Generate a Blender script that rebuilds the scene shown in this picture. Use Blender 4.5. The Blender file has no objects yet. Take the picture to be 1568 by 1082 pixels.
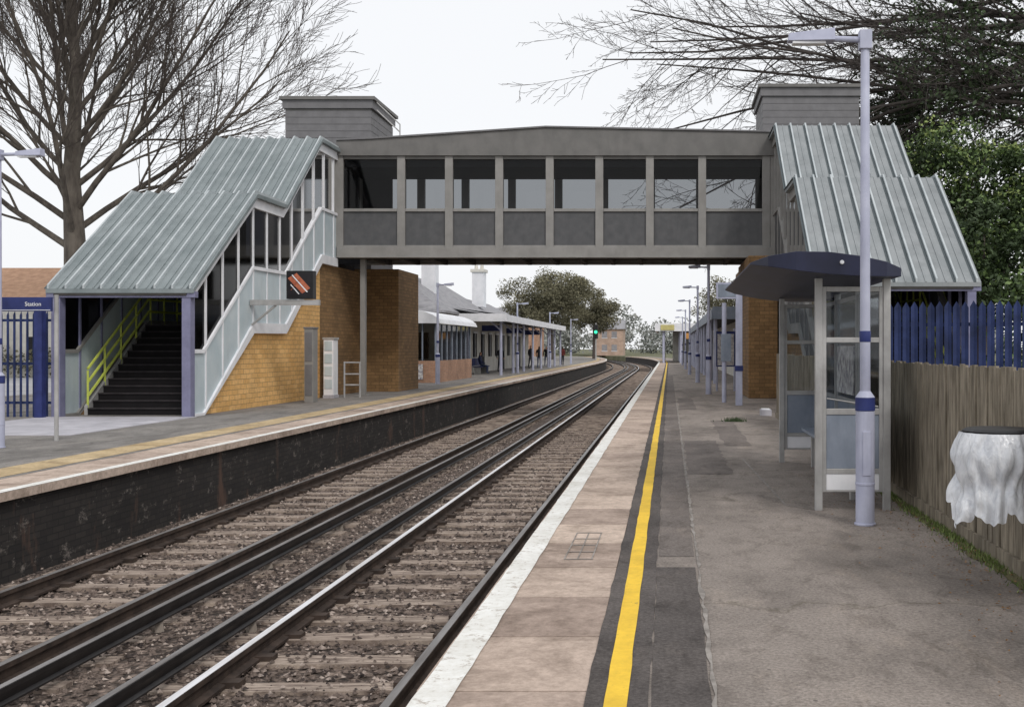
import bpy, math, random
from mathutils import Vector, Matrix, noise
R = random.Random(11)
sc = bpy.context.scene
def L(r, g, b):
    f = lambda c: (c/255/12.92) if c/255 <= .04045 else ((c/255+.055)/1.055)**2.4
    return (f(r), f(g), f(b), 1)
# ------------------------------------------------------------------ materials
def base(name):
    m = bpy.data.materials.new(name); m.use_nodes = True
    nt = m.node_tree; bs = nt.nodes['Principled BSDF']
    return m, nt, bs
def pos(nt, s=(1, 1, 1)):
    g = nt.nodes.new('ShaderNodeNewGeometry'); mp = nt.nodes.new('ShaderNodeMapping')
    mp.inputs['Scale'].default_value = s
    nt.links.new(g.outputs['Position'], mp.inputs['Vector']); return mp.outputs[0]
def noi(nt, v, scale, det=5, rough=.6, dist=0):
    n = nt.nodes.new('ShaderNodeTexNoise'); n.inputs['Scale'].default_value = scale
    n.inputs['Detail'].default_value = det; n.inputs['Roughness'].default_value = rough
    n.inputs['Distortion'].default_value = dist
    nt.links.new(v, n.inputs['Vector']); return n.outputs['Fac']
def ramp(nt, f, a, b, c0=(0, 0, 0, 1), c1=(1, 1, 1, 1)):
    r = nt.nodes.new('ShaderNodeValToRGB'); e = r.color_ramp.elements
    e[0].position = a; e[1].position = b; e[0].color = c0; e[1].color = c1
    nt.links.new(f, r.inputs[0]); return r.outputs[0]
def mix(nt, f, a, b, mode='MIX'):
    x = nt.nodes.new('ShaderNodeMix'); x.data_type = 'RGBA'; x.blend_type = mode
    for i, v in ((0, f), (6, a), (7, b)):
        if hasattr(v, 'links'): nt.links.new(v, x.inputs[i])
        else: x.inputs[i].default_value = v
    return x.outputs[2]
def bump(nt, bs, h, st, d=.02):
    b = nt.nodes.new('ShaderNodeBump'); b.inputs['Strength'].default_value = st; b.inputs['Distance'].default_value = d
    nt.links.new(h, b.inputs['Height']); nt.links.new(b.outputs[0], bs.inputs['Normal'])
def M(name, c1, c2=None, scale=3, s=(1, 1, 1), lo=.35, hi=.65, rough=.75, metal=0, bmp=0, bs_=60, spec=.3, grime=0):
    m, nt, bs = base(name)
    c2 = c2 or tuple(x*.8 for x in c1[:3])+(1,)
    v = pos(nt, s)
    col = mix(nt, ramp(nt, noi(nt, v, scale, 7), lo, hi), c1, c2)
    if grime:
        v2 = pos(nt, (1, 1, .25))
        g = ramp(nt, noi(nt, v2, 2.3, 8, .7), .48, .72)
        gm = mix(nt, g, (1, 1, 1, 1), (1-grime,)*3+(1,))
        col = mix(nt, 1.0, col, gm, 'MULTIPLY')
    nt.links.new(col, bs.inputs['Base Color'])
    bs.inputs['Roughness'].default_value = rough; bs.inputs['Metallic'].default_value = metal
    bs.inputs['Specular IOR Level'].default_value = spec
    if bmp: bump(nt, bs, noi(nt, pos(nt), bs_, 4), bmp)
    return m
def glass(name, tint, trans, rough=.05, ior=1.4):
    m = bpy.data.materials.new(name); m.use_nodes = True; nt = m.node_tree
    nt.nodes.remove(nt.nodes['Principled BSDF']); o = nt.nodes['Material Output']
    t = nt.nodes.new('ShaderNodeBsdfTransparent'); t.inputs[0].default_value = (trans*tint[0], trans*tint[1], trans*tint[2], 1)
    g = nt.nodes.new('ShaderNodeBsdfGlossy'); g.inputs['Roughness'].default_value = rough; g.inputs[0].default_value = (.9, .9, .9, 1)
    f = nt.nodes.new('ShaderNodeFresnel'); f.inputs[0].default_value = ior
    x = nt.nodes.new('ShaderNodeMixShader')
    nt.links.new(f.outputs[0], x.inputs[0]); nt.links.new(t.outputs[0], x.inputs[1]); nt.links.new(g.outputs[0], x.inputs[2])
    nt.links.new(x.outputs[0], o.inputs[0]); return m
def brick(name, c1, c2, mort, w=.3, h=.12, grime=.4, spots=False):
    m, nt, bs = base(name)
    g = nt.nodes.new('ShaderNodeNewGeometry'); sp = nt.nodes.new('ShaderNodeSeparateXYZ')
    nt.links.new(g.outputs['Position'], sp.inputs[0])
    a = nt.nodes.new('ShaderNodeMath'); nt.links.new(sp.outputs[0], a.inputs[0]); nt.links.new(sp.outputs[1], a.inputs[1])
    c = nt.nodes.new('ShaderNodeCombineXYZ'); nt.links.new(a.outputs[0], c.inputs[0]); nt.links.new(sp.outputs[2], c.inputs[1])
    b = nt.nodes.new('ShaderNodeTexBrick'); nt.links.new(c.outputs[0], b.inputs['Vector'])
    b.inputs['Color1'].default_value = c1; b.inputs['Color2'].default_value = c2; b.inputs['Mortar'].default_value = mort
    b.inputs['Scale'].default_value = 1; b.inputs['Brick Width'].default_value = w; b.inputs['Row Height'].default_value = h
    b.inputs['Mortar Size'].default_value = .009; b.inputs['Mortar Smooth'].default_value = .3
    gr = ramp(nt, noi(nt, pos(nt), 1.1, 8, .65), .4, .75)
    col = mix(nt, 1.0, b.outputs[0], mix(nt, gr, (1, 1, 1, 1), (1-grime, 1-grime, 1-grime, 1)), 'MULTIPLY')
    fine = ramp(nt, noi(nt, pos(nt), 14, 4), .3, .7, (.85, .85, .85, 1), (1.15, 1.12, 1.08, 1))
    col = mix(nt, 1.0, col, fine, 'MULTIPLY')
    if spots:
        s1 = ramp(nt, noi(nt, pos(nt, (1, 1, 1.6)), 3.2, 9, .78), .57, .68)
        col = mix(nt, s1, col, L(128, 120, 114))
        s2 = ramp(nt, noi(nt, pos(nt, (1, 1, .3)), 1.6, 6, .7), .58, .68)
        col = mix(nt, s2, col, L(84, 64, 54))
    nt.links.new(col, bs.inputs['Base Color']); bs.inputs['Roughness'].default_value = .9
    bump(nt, bs, b.outputs['Fac'], -.5, .01); return m
def asphalt(name, c1, c2, crack=True, stain=.4):
    m, nt, bs = base(name); v = pos(nt)
    col = mix(nt, ramp(nt, noi(nt, v, .8, 8, .65), .35, .65), c1, c2)
    sp = ramp(nt, noi(nt, v, 45, 4, .8), .32, .68, (.62, .6, .58, 1), (1.42, 1.4, 1.38, 1))
    col = mix(nt, 1.0, col, sp, 'MULTIPLY')
    st = ramp(nt, noi(nt, pos(nt, (1, .45, 1)), .9, 9, .6, .8), .47, .68, (1, 1, 1, 1), (1-stain,)*3+(1,))
    col = mix(nt, 1.0, col, st, 'MULTIPLY')
    st2 = ramp(nt, noi(nt, pos(nt, (1, .6, 1)), 4, 9, .75, .6), .5, .7, (1.06, 1.06, 1.06, 1), (.62, .61, .6, 1))
    col = mix(nt, 1.0, col, st2, 'MULTIPLY')
    lt = ramp(nt, noi(nt, pos(nt, (1.2, .5, 1)), 1.7, 8, .7), .54, .72, (1, 1, 1, 1), (1.3, 1.27, 1.22, 1))
    col = mix(nt, 1.0, col, lt, 'MULTIPLY')
    vg = nt.nodes.new('ShaderNodeTexVoronoi'); vg.inputs['Scale'].default_value = 5; nt.links.new(v, vg.inputs['Vector'])
    gs = ramp(nt, vg.outputs['Distance'], .04, .07, (1, 1, 1, 1), (0, 0, 0, 1))
    col = mix(nt, gs, col, tuple(x*.5 for x in c1[:3])+(1,))
    if crack:
        nz = nt.nodes.new('ShaderNodeTexNoise'); nz.inputs['Scale'].default_value = 2; nz.inputs['Detail'].default_value = 6
        nt.links.new(v, nz.inputs['Vector'])
        va = nt.nodes.new('ShaderNodeVectorMath'); va.operation = 'MULTIPLY_ADD'
        nt.links.new(nz.outputs['Color'], va.inputs[0]); va.inputs[1].default_value = (.9, .9, 0); nt.links.new(v, va.inputs[2])
        vo = nt.nodes.new('ShaderNodeTexVoronoi'); vo.feature = 'DISTANCE_TO_EDGE'; vo.inputs['Scale'].default_value = .25
        nt.links.new(va.outputs[0], vo.inputs['Vector'])
        ck = ramp(nt, vo.outputs[0], .001, .006, (.7, .7, .66, 1), (1, 1, 1, 1))
        col = mix(nt, 1.0, col, ck, 'MULTIPLY')
    nt.links.new(col, bs.inputs['Base Color']); bs.inputs['Roughness'].default_value = .9; bs.inputs['Specular IOR Level'].default_value = .2
    bump(nt, bs, noi(nt, v, 80, 4, .8), .6, .012); return m
def slabmat(name, c1, c2, axis_len):
    m, nt, bs = base(name); v = pos(nt)
    g = nt.nodes.new('ShaderNodeSeparateXYZ'); nt.links.new(v, g.inputs[0])
    d = nt.nodes.new('ShaderNodeMath'); d.operation = 'DIVIDE'; nt.links.new(g.outputs[1], d.inputs[0]); d.inputs[1].default_value = axis_len
    ad = nt.nodes.new('ShaderNodeMath'); ad.operation = 'ADD'; nt.links.new(d.outputs[0], ad.inputs[0]); ad.inputs[1].default_value = 8/.92
    fl = nt.nodes.new('ShaderNodeMath'); fl.operation = 'FLOOR'; nt.links.new(ad.outputs[0], fl.inputs[0])
    wn = nt.nodes.new('ShaderNodeTexWhiteNoise'); wn.noise_dimensions = '1D'; nt.links.new(fl.outputs[0], wn.inputs['W'])
    col = mix(nt, wn.outputs[0], c1, c2)
    sp = ramp(nt, noi(nt, v, 14, 9, .8), .3, .7, (.66, .65, .64, 1), (1.28, 1.28, 1.28, 1))
    col = mix(nt, 1.0, col, sp, 'MULTIPLY')
    st = ramp(nt, noi(nt, v, 1.6, 9, .75, .5), .45, .68, (1.05, 1.05, 1.05, 1), (.56, .54, .52, 1))
    col = mix(nt, 1.0, col, st, 'MULTIPLY')
    nt.links.new(col, bs.inputs['Base Color']); bs.inputs['Roughness'].default_value = .9; bs.inputs['Specular IOR Level'].default_value = .2
    bump(nt, bs, noi(nt, v, 70, 4), .3, .01); return m
def paint(name, c, under, wear=.62, sc_=9):
    m, nt, bs = base(name); v = pos(nt)
    f = ramp(nt, noi(nt, v, sc_, 9, .8), wear-.04, wear+.03)
    dirt = ramp(nt, noi(nt, v, 2, 6, .7), .4, .75, (1, 1, 1, 1), (.72, .7, .66, 1))
    d2 = ramp(nt, noi(nt, v, 18, 6, .8), .4, .7, (1, 1, 1, 1), (.86, .84, .8, 1))
    col = mix(nt, f, mix(nt, 1.0, mix(nt, 1.0, c, dirt, 'MULTIPLY'), d2, 'MULTIPLY'), under)
    nt.links.new(col, bs.inputs['Base Color']); bs.inputs['Roughness'].default_value = .7; return m
def ballastmat():
    m, nt, bs = base('ballast'); v = pos(nt)
    vo = nt.nodes.new('ShaderNodeTexVoronoi'); vo.inputs['Scale'].default_value = 17; nt.links.new(v, vo.inputs['Vector'])
    sx = nt.nodes.new('ShaderNodeSeparateXYZ'); nt.links.new(vo.outputs['Color'], sx.inputs[0])
    col = mix(nt, sx.outputs[0], L(76, 66, 60), L(160, 144, 134))
    dk = ramp(nt, vo.outputs['Distance'], .3, .75, (1, 1, 1, 1), (.3, .28, .26, 1))
    col = mix(nt, 1.0, col, dk, 'MULTIPLY')
    st = ramp(nt, noi(nt, v, .9, 6), .4, .7, (1.03, 1, .97, 1), (.52, .49, .47, 1))
    col = mix(nt, 1.0, col, st, 'MULTIPLY')
    nt.links.new(col, bs.inputs['Base Color']); bs.inputs['Roughness'].default_value = .95
    inv = nt.nodes.new('ShaderNodeMath'); inv.operation = 'SUBTRACT'; inv.inputs[0].default_value = 1; nt.links.new(vo.outputs['Distance'], inv.inputs[1])
    bump(nt, bs, inv.outputs[0], .9, .04); return m

steel = M('bridge_steel', L(146, 144, 141), L(134, 132, 129), 2, rough=.6, grime=.12)
steel_d = M('fascia_steel', L(116, 114, 112), L(104, 103, 101), 2, rough=.6, grime=.15)
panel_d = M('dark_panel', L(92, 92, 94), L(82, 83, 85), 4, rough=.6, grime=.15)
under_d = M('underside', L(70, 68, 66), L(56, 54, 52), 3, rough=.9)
cladm = M('grey_cladding', L(118, 117, 119), L(108, 107, 109), 3, rough=.6, grime=.12)
g_bridge = glass('bridge_glass', (.96, .98, 1), .53, .05, 1.3)
g_dark = glass('smoked_glass', (.85, .88, 1), .12, .08, 1.06)
g_clear = glass('clear_glass', (.93, .97, 1), .80)
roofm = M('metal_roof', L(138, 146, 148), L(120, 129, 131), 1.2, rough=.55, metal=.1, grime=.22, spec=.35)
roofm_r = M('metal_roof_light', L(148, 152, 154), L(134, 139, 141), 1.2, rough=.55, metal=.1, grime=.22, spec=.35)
ribm = M('roof_rib', L(188, 194, 196), L(168, 175, 178), 2, rough=.5, metal=.1)  # paler than the sheets: the rib highlight is put into the colour
fold_shadow = M('roof_fold_shadow', L(84, 92, 95), L(74, 82, 85), 2, rough=.6)  # shadow at the foot of each rib, painted as a dark colour
whitem = M('white_steel', L(236, 236, 240), L(220, 222, 226), 2, rough=.5, grime=.1)
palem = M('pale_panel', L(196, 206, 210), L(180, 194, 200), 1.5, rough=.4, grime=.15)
violet = M('violet_grey_steel', L(132, 132, 160), L(116, 116, 142), 3, rough=.5, grime=.2)
stepm = M('stair_tread', L(60, 56, 58), L(44, 41, 43), 5, rough=.9)
riserm = M('stair_riser', L(26, 24, 26), L(20, 18, 20), 5, rough=.9)
lime = M('lime_rail', L(206, 216, 104), L(188, 200, 90), 4, rough=.45)
lav = M('lavender_paint', L(186, 189, 208), L(168, 171, 192), 3, rough=.5, grime=.28)
bluem = M('blue_paint', L(50, 60, 116), L(38, 46, 94), 4, rough=.5, grime=.3)
navy = M('navy_roof', L(38, 42, 68), L(28, 31, 52), 2, rough=.45, spec=.35, grime=.3)
alum = M('aluminium', L(184, 183, 182), L(158, 157, 156), 3, rough=.45, metal=.2, grime=.3)
bluegrey = M('blue_grey_panel', L(142, 150, 164), L(124, 134, 148), 3, rough=.45, grime=.3)
fence_b = M('blue_palisade', L(46, 60, 106), L(30, 42, 78), 3, rough=.6, grime=.4)
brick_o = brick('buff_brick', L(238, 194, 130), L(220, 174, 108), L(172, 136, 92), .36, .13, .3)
brick_s = brick('shaded_brown_brick', L(150, 118, 80), L(128, 100, 66), L(100, 80, 56), .3, .12)  # brown brick, with the shade on the walls put into the colour
brick_r = brick('red_brick', L(192, 150, 124), L(174, 130, 106), L(154, 138, 124), .22, .075)
brick_h = brick('hazy_brick', L(196, 170, 154), L(184, 158, 142), L(176, 160, 150), .3, .1)
brick_bk = brick('sooty_brick', L(50, 46, 44), L(36, 33, 33), L(28, 26, 26), .24, .08, .5, True)
asp = asphalt('platform_asphalt', L(150, 142, 136), L(130, 123, 118), True)
asp_l = asphalt('platform_asphalt_far', L(140, 137, 134), L(122, 120, 118), False)
asp_d = asphalt('dark_tarmac', L(100, 95, 93), L(84, 80, 79), False, .3)
asp_m = asphalt('patched_tarmac', L(126, 119, 115), L(110, 104, 101), False, .35)
slab = slabmat('coping_slab', L(198, 180, 166), L(164, 147, 136), .92)
tact = slabmat('mustard_tactile', L(196, 176, 142), L(180, 158, 122), .6)
conc = M('pale_concrete', L(190, 188, 194), L(168, 166, 172), 1.5, rough=.9, bmp=.2, grime=.25)
carpark = M('pale_tarmac', L(176, 176, 178), L(158, 158, 160), .5, rough=.95)
wpaint = paint('white_line_paint', L(236, 236, 233), L(172, 162, 152), .59)
ypaint = paint('yellow_line_paint', L(244, 202, 56), L(146, 122, 66), .64, 12)
ballm = ballastmat()
stone1 = M('ballast_stone', L(130, 116, 108), L(84, 74, 68), 25, rough=.95)
stone2 = M('ballast_stone_light', L(188, 174, 164), L(134, 120, 112), 25, rough=.95)
stone3 = M('ballast_stone_dark', L(78, 68, 64), L(50, 45, 44), 25, rough=.95)
sleeperm = M('timber_sleeper', L(186, 170, 156), L(110, 96, 88), 3.0, (1, 9, 1), .35, .62, rough=.95, bmp=.5, bs_=30, grime=.3)
railm = M('rusty_rail', L(76, 64, 57), L(50, 42, 38), 6, rough=.8)
railtop = M('polished_rail_glint', L(240, 240, 244), L(212, 210, 210), 3, (4, .3, 1), rough=.4, metal=.15, spec=.8)  # bright sky reflection on polished steel, painted as a near-white colour
railtop2 = M('dull_rail_top', L(150, 147, 146), L(108, 103, 100), 3, (4, .3, 1), rough=.4, metal=.3, spec=.6)
third = M('conductor_rail', L(44, 42, 42), L(30, 28, 29), 5, rough=.4)
insul = M('insulator', L(150, 140, 130), None, 5)
woodm = M('weathered_board', L(156, 146, 130), L(104, 96, 83), 5, (3, 3, .5), rough=.9, bmp=.3, bs_=25, grime=.5)
grassm = M('grass', L(108, 126, 66), L(76, 90, 48), 8, rough=.9)
mossm = M('moss', L(108, 106, 72), L(94, 86, 68), 10, rough=.95)
leaf_b = M('dead_leaf', L(160, 124, 84), L(110, 82, 54), 30, rough=.9)
groundm = M('ground_soil', L(112, 110, 88), L(88, 92, 66), .4, rough=1)
barkm = M('bark', L(108, 101, 93), L(76, 70, 65), 4, (1, 1, .3), rough=.95, bmp=.5, bs_=18)
twigm = M('twig', L(96, 88, 84), L(78, 71, 67), 3, rough=.95)
twigd = M('dark_twig', L(80, 74, 71), L(60, 56, 54), 3, rough=.95)
leaf1 = M('leaf_mid', L(108, 128, 76), L(78, 100, 54), 1.2, rough=.6)
leaf2 = M('leaf_dark', L(66, 82, 50), L(46, 60, 38), 1.2, rough=.6)
leaf3 = M('leaf_light', L(152, 166, 102), L(122, 138, 80), 1.2, rough=.6)
need = M('conifer_needles', L(58, 66, 52), L(40, 47, 38), 1.2, rough=.8)
winter1 = M('winter_twig_mass', L(136, 132, 108), L(116, 113, 92), .3, rough=1)
winter2 = M('winter_twig_mass_dark', L(112, 110, 90), L(96, 94, 78), .3, rough=1)
haze1 = M('hazed_foliage', L(172, 172, 168), L(154, 156, 152), .1, rough=1)  # distance haze is put into these pale foliage colours
haze2 = M('hazed_foliage_dark', L(152, 155, 151), L(136, 140, 136), .1, rough=1)
slate = M('slate_roof', L(156, 155, 158), L(134, 133, 137), 2, (1, 1, 4), rough=.7, grime=.25)
cream = M('cream_render', L(220, 218, 210), L(202, 198, 190), 1.5, rough=.85, grime=.25)
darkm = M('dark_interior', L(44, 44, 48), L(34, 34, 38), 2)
blackm = M('black_plastic', L(40, 40, 42), L(30, 30, 32), 5, rough=.45)
screen_d = M('screen_dark', L(40, 36, 40), L(28, 26, 30), 5, rough=.3)
screen_o = M('screen_orange', L(196, 116, 84), L(150, 80, 60), 6, rough=.3)
yel = M('yellow_board', L(200, 190, 130), None, 3)
ora = M('orange_board', L(206, 150, 84), None, 3)
poster = M('poster', L(222, 220, 216), L(128, 124, 134), 9)
redbrown = M('clay_roof', L(184, 148, 122), L(158, 124, 100), 3, rough=.9)
plastic, nt, bs = base('plastic_sheet')
nt.links.new(mix(nt, ramp(nt, noi(nt, pos(nt, (1, 1, .35)), 14, 6, .6, 1.5), .35, .7), L(244, 246, 250), L(206, 210, 218)), bs.inputs['Base Color'])  # grey streaks paint shading into the white plastic
bs.inputs['Roughness'].default_value = .2; bs.inputs['Specular IOR Level'].default_value = .7
bs.inputs['Alpha'].default_value = .82
bump(nt, bs, noi(nt, pos(nt, (1, 1, .4)), 22, 4, .5, 2.0), .5, .02)

# ------------------------------------------------------------------ builder
class B:
    def __init__(s, name): s.name = name; s.parts = {}; s.cur = None; s.part('body')
    def part(s, n):
        s.cur = s.parts.setdefault(n, dict(v=[], f=[], m=[], mats=[])); return s
    def mi(s, mat):
        c = s.cur
        if mat not in c['mats']: c['mats'].append(mat)
        return c['mats'].index(mat)
    def add(s, vs, fs, mat):
        c = s.cur; o = len(c['v']); k = s.mi(mat)
        c['v'] += [tuple(v) for v in vs]
        for f in fs: c['f'].append([i+o for i in f]); c['m'].append(k)
    def box(s, x0, x1, y0, y1, z0, z1, mat):
        vs = [(x, y, z) for z in (z0, z1) for y in (y0, y1) for x in (x0, x1)]
        s.add(vs, [(0, 2, 3, 1), (4, 5, 7, 6), (0, 1, 5, 4), (2, 6, 7, 3), (0, 4, 6, 2), (1, 3, 7, 5)], mat)
    def tube(s, p, q, r0, r1=None, n=8, mat=None, cap=True):
        r1 = r0 if r1 is None else r1
        p = Vector(p); q = Vector(q); d = (q-p)
        if d.length < 1e-6: return
        d.normalize(); a = d.orthogonal().normalized(); b = d.cross(a)
        vs = []
        for c, r in ((p, r0), (q, r1)):
            for i in range(n):
                t = 2*math.pi*i/n; vs.append(c+(a*math.cos(t)+b*math.sin(t))*r)
        fs = [(i, (i+1) % n, n+(i+1) % n, n+i) for i in range(n)]
        if cap: fs += [tuple(range(n-1, -1, -1)), tuple(range(n, 2*n))]
        s.add(vs, fs, mat)
    def chain(s, pts, rads, n, mat):
        vs = []; m = len(pts)
        d0 = (pts[1]-pts[0]).normalized(); a = d0.orthogonal().normalized()
        for i, (p, r) in enumerate(zip(pts, rads)):
            d = (pts[min(i+1, m-1)]-pts[max(i-1, 0)])
            d = d.normalized() if d.length > 1e-7 else d0
            a = (a-d*a.dot(d)).normalized(); b_ = d.cross(a)
            for k in range(n):
                t = 2*math.pi*k/n; vs.append(p+(a*math.cos(t)+b_*math.sin(t))*r)
        fs = [(i*n+k, i*n+(k+1) % n, (i+1)*n+(k+1) % n, (i+1)*n+k) for i in range(m-1) for k in range(n)]
        s.add(vs, fs, mat)
    def band(s, xa, xb, ys, lo, hi, mat):
        vs = []
        for y, a, b in zip(ys, lo, hi): vs += [(xa, y, a), (xb, y, a), (xb, y, b), (xa, y, b)]
        fs = []
        n = len(ys)
        for i in range(n-1):
            o = 4*i
            for k in range(4): fs.append((o+k, o+(k+1) % 4, o+4+(k+1) % 4, o+4+k))
        fs += [(3, 2, 1, 0), tuple(4*(n-1)+k for k in range(4))]
        s.add(vs, fs, mat)
    def loft(s, prof, ys, mat, closed=False, wob=0):
        vs = []; m = len(prof)
        for y in ys:
            for (x, z) in prof: vs.append((x+cx(y)+(R.uniform(-wob, wob) if wob else 0), y, z))
        fs = []
        k = m if closed else m-1
        for i in range(len(ys)-1):
            for j in range(k): fs.append((i*m+j, i*m+(j+1) % m, (i+1)*m+(j+1) % m, (i+1)*m+j))
        s.add(vs, fs, mat)
    def quad(s, a, b, c, d, mat): s.add([a, b, c, d], [(0, 1, 2, 3)], mat)
    def done(s, bevel=0, smooth=False, sparts=()):
        ps = {k: p for k, p in s.parts.items() if p['v']}
        allv = [v for p in ps.values() for v in p['v']]
        xs = [v[0] for v in allv]; ysr = [v[1] for v in allv]; zs = [v[2] for v in allv]
        c = Vector(((min(xs)+max(xs))/2, (min(ysr)+max(ysr))/2, min(zs)))
        par = None
        if len(ps) > 1:
            par = bpy.data.objects.new(s.name, None); sc.collection.objects.link(par); par.location = c; par.empty_display_size = .2
        for k, p in ps.items():
            me = bpy.data.meshes.new(s.name if not par else k)
            me.from_pydata([(v[0]-c.x, v[1]-c.y, v[2]-c.z) for v in p['v']], [], p['f'])
            for m in p['mats']: me.materials.append(m)
            me.polygons.foreach_set('material_index', p['m'])
            if smooth or k in sparts: me.polygons.foreach_set('use_smooth', [True]*len(me.polygons))
            me.update()
            o = bpy.data.objects.new(s.name if not par else k, me); sc.collection.objects.link(o)
            if par: o.parent = par
            else: o.location = c
            if bevel:
                b = o.modifiers.new('bevel', 'BEVEL'); b.width = bevel; b.segments = 2; b.limit_method = 'ANGLE'
        return par or o
def cx(y): return 0 if y < 110 else -((y-110)**2)/900.0
YS = [-12, 0, 20, 40, 60, 80, 95, 110]+[110+6*i for i in range(1, 40)]
YP = [y for y in YS if y <= 190]

# ------------------------------------------------------------------ ground
b = B('ground')
b.loft([(-900, -.05), (-60, -.05), (-7.75, -.05), (-7.6, -1.12), (-1.0, -1.12), (-.85, -.05), (60, -.05), (900, -.05)], YS+[400, 600, 900, 1500], groundm)
b.done()
b = B('car_park'); b.quad((-60, 24.4, -.04), (-22.1, 24.4, -.04), (-22.1, 57, -.04), (-60, 57, -.04), carpark); b.done()
b = B('track_ballast')
b.loft([(-7.42, -1.03), (-6.9, -1.0), (-5.85, -1.01), (-4.27, -1.0), (-2.67, -1.01), (-1.5, -1.0), (-1.05, -1.02)], YS, ballm)
b.part('stones')
for i in range(38000):
    y = 6.5+26*(R.random()**1.5); x = R.uniform(-7.3, -1.15)
    r = R.uniform(.014, .036); z = -1.0+R.uniform(-.012, .014)
    if R.random() < .2: z = -.962; r *= .75
    vs = []
    for d in ((1, 0, 0), (0, 1, 0), (-1, 0, 0), (0, -1, 0), (0, 0, 1)):
        vs.append((x+d[0]*r*R.uniform(.6, 1.3)+R.uniform(-.4, .4)*r, y+d[1]*r*R.uniform(.6, 1.3), z+d[2]*r*R.uniform(.5, 1.0)))
    k = R.random()
    b.add(vs, [(0, 1, 4), (1, 2, 4), (2, 3, 4), (3, 0, 4)], stone1 if k < .6 else (stone2 if k < .78 else stone3))
b.done()

for cxx, nm in ((-2.67, 'railway_track'), (-5.85, 'railway_track')):
    b = B(nm); b.part('sleepers'); y = 4.0
    while y < 230:
        o = cx(y)+R.uniform(-.04, .04); z = -.970+R.uniform(-.016, .006); w = R.uniform(.1, .13); k = R.uniform(-.014, .014)
        x0, x1 = cxx-1.28+o, cxx+1.28+o
        vs = [(x0, y-w-k, -1.1), (x1, y-w+k, -1.1), (x1, y+w+k, -1.1), (x0, y+w-k, -1.1), (x0, y-w-k, z), (x1, y-w+k, z), (x1, y+w+k, z), (x0, y+w-k, z)]
        b.add(vs, [(3, 2, 1, 0), (4, 5, 6, 7), (0, 1, 5, 4), (1, 2, 6, 5), (2, 3, 7, 6), (3, 0, 4, 7)], sleeperm); y += .66+R.uniform(-.02, .02)
    b.part('running_rails')
    for sx in (-.752, .752):
        x = cxx+sx
        b.loft([(x-.07, -.968), (x-.07, -.945), (x-.012, -.93), (x-.012, -.86), (x-.036, -.85), (x-.036, -.812), (x+.036, -.812), (x+.036, -.85), (x+.012, -.86), (x+.012, -.93), (x+.07, -.945), (x+.07, -.968)], YS, railm)
        b.loft([(x-.031, -.809), (x+.031, -.809)], YS, railtop if (cxx > -3 and sx < 0) else railtop2)
    b.part('rail_chairs'); yy = 4.0
    while yy < 60:
        for sx in (-.752, .752): b.box(cxx+sx-.17, cxx+sx+.17, yy-.06, yy+.06, -.975, -.93, railm)
        yy += .66
    b.part('conductor_rail')
    x = cxx+(-.752-.41 if cxx > -3 else .752+.41)
    b.loft([(x-.05, -.9), (x-.05, -.885), (x-.02, -.87), (x-.036, -.81), (x-.036, -.775), (x+.036, -.775), (x+.036, -.81), (x+.02, -.87), (x+.05, -.885), (x+.05, -.9)], YS, third, True)
    b.loft([(x-.028, -.772), (x+.028, -.772)], YS, railtop2)
    b.part('insulators'); yy = 4.3
    while yy < 100:
        b.tube((x, yy, -1.0), (x, yy, -.9), .055, .04, 8, insul); yy += 2.64
    b.done()

# ------------------------------------------------------------------ platforms
b = B('platform')
b.part('wall'); b.loft([(-1.11, -1.12), (-1.11, -.1), (-.9, -.1)], YP, brick_bk)
b.part('coping'); y = -8
while y < 109:
    b.box(-1.18+R.uniform(-.004, .004), -.385, y+.007, y+.913, -.1, R.uniform(-.004, 0), slab); y += .92
b.loft([(-1.18, -.1), (-1.18, 0), (-.385, 0)], [y for y in YP if y >= 109], slab)
b.part('surface'); b.loft([(-.38, 0), (2.62, 0)], YP, asp); b.loft([(2.62, -.004), (9, -.004)], [13, 40, 80, 110, 130], asp)
b.loft([(-.39, -.06), (2.6, -.06)], YP, asp_d)
b.done()
b = B('platform_markings')
fine = [i*.25 for i in range(-20, 240)]+[62+i*4 for i in range(12)]+[y for y in YP if y > 110]
b.part('tarmac_strip'); b.loft([(-.385, .004), (-.09, .004)], fine, asp_d, wob=.008)
b.part('white_edge_line'); b.loft([(-1.17, .004), (-.995, .004)], fine, wpaint, wob=.005)
b.part('yellow_line'); b.loft([(-.295, .008), (-.19, .008)], fine, ypaint, wob=.004)
b.part('trench_patch'); f2 = [i*.2 for i in range(-20, 39)]; b.loft([(-.085, .005), (.19, .005)], f2, asp_d, wob=.006)
b.loft([(-.085, .0035), (.19, .0035)], [8+i*.4 for i in range(130)], asp_m, wob=.006)
for (xa, xb, ya, yb) in ((.24, .8, 13.2, 18), (.9, 1.35, 17, 23), (.25, .7, 27, 33)):
    b.loft([(xa, .003+.001*(xa > .5)), (xb, .003+.001*(xa > .5))], [ya+(yb-ya)*i/20 for i in range(21)], asp_m, wob=.03)
lightc = M('joint_sealant', L(158, 152, 146), L(118, 112, 107), 8)
b.part('joint'); b.loft([(.20, .006), (.222, .006)], [i*.12 for i in range(-20, 250)], lightc, wob=.012)
for (x0, y0, x1, y1) in ((1.05, 15, 1.18, 10.6), (1.18, 10.6, 1.45, 10.3)):
    b.quad((x0-.012, y0, .0065), (x0+.012, y0, .0065), (x1+.012, y1, .0065), (x1-.012, y1, .0065), lightc)
b.part('cover_outline')
for k in range(5): b.box(-.80, -.58, 7.9+k*.28, 7.918+k*.28, .001, .0035, lightc)
for x in (-.80, -.70, -.592): b.box(x, x+.01, 7.918, 9.02, .001, .003, lightc)
b.done()
b = B('platform')
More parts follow.
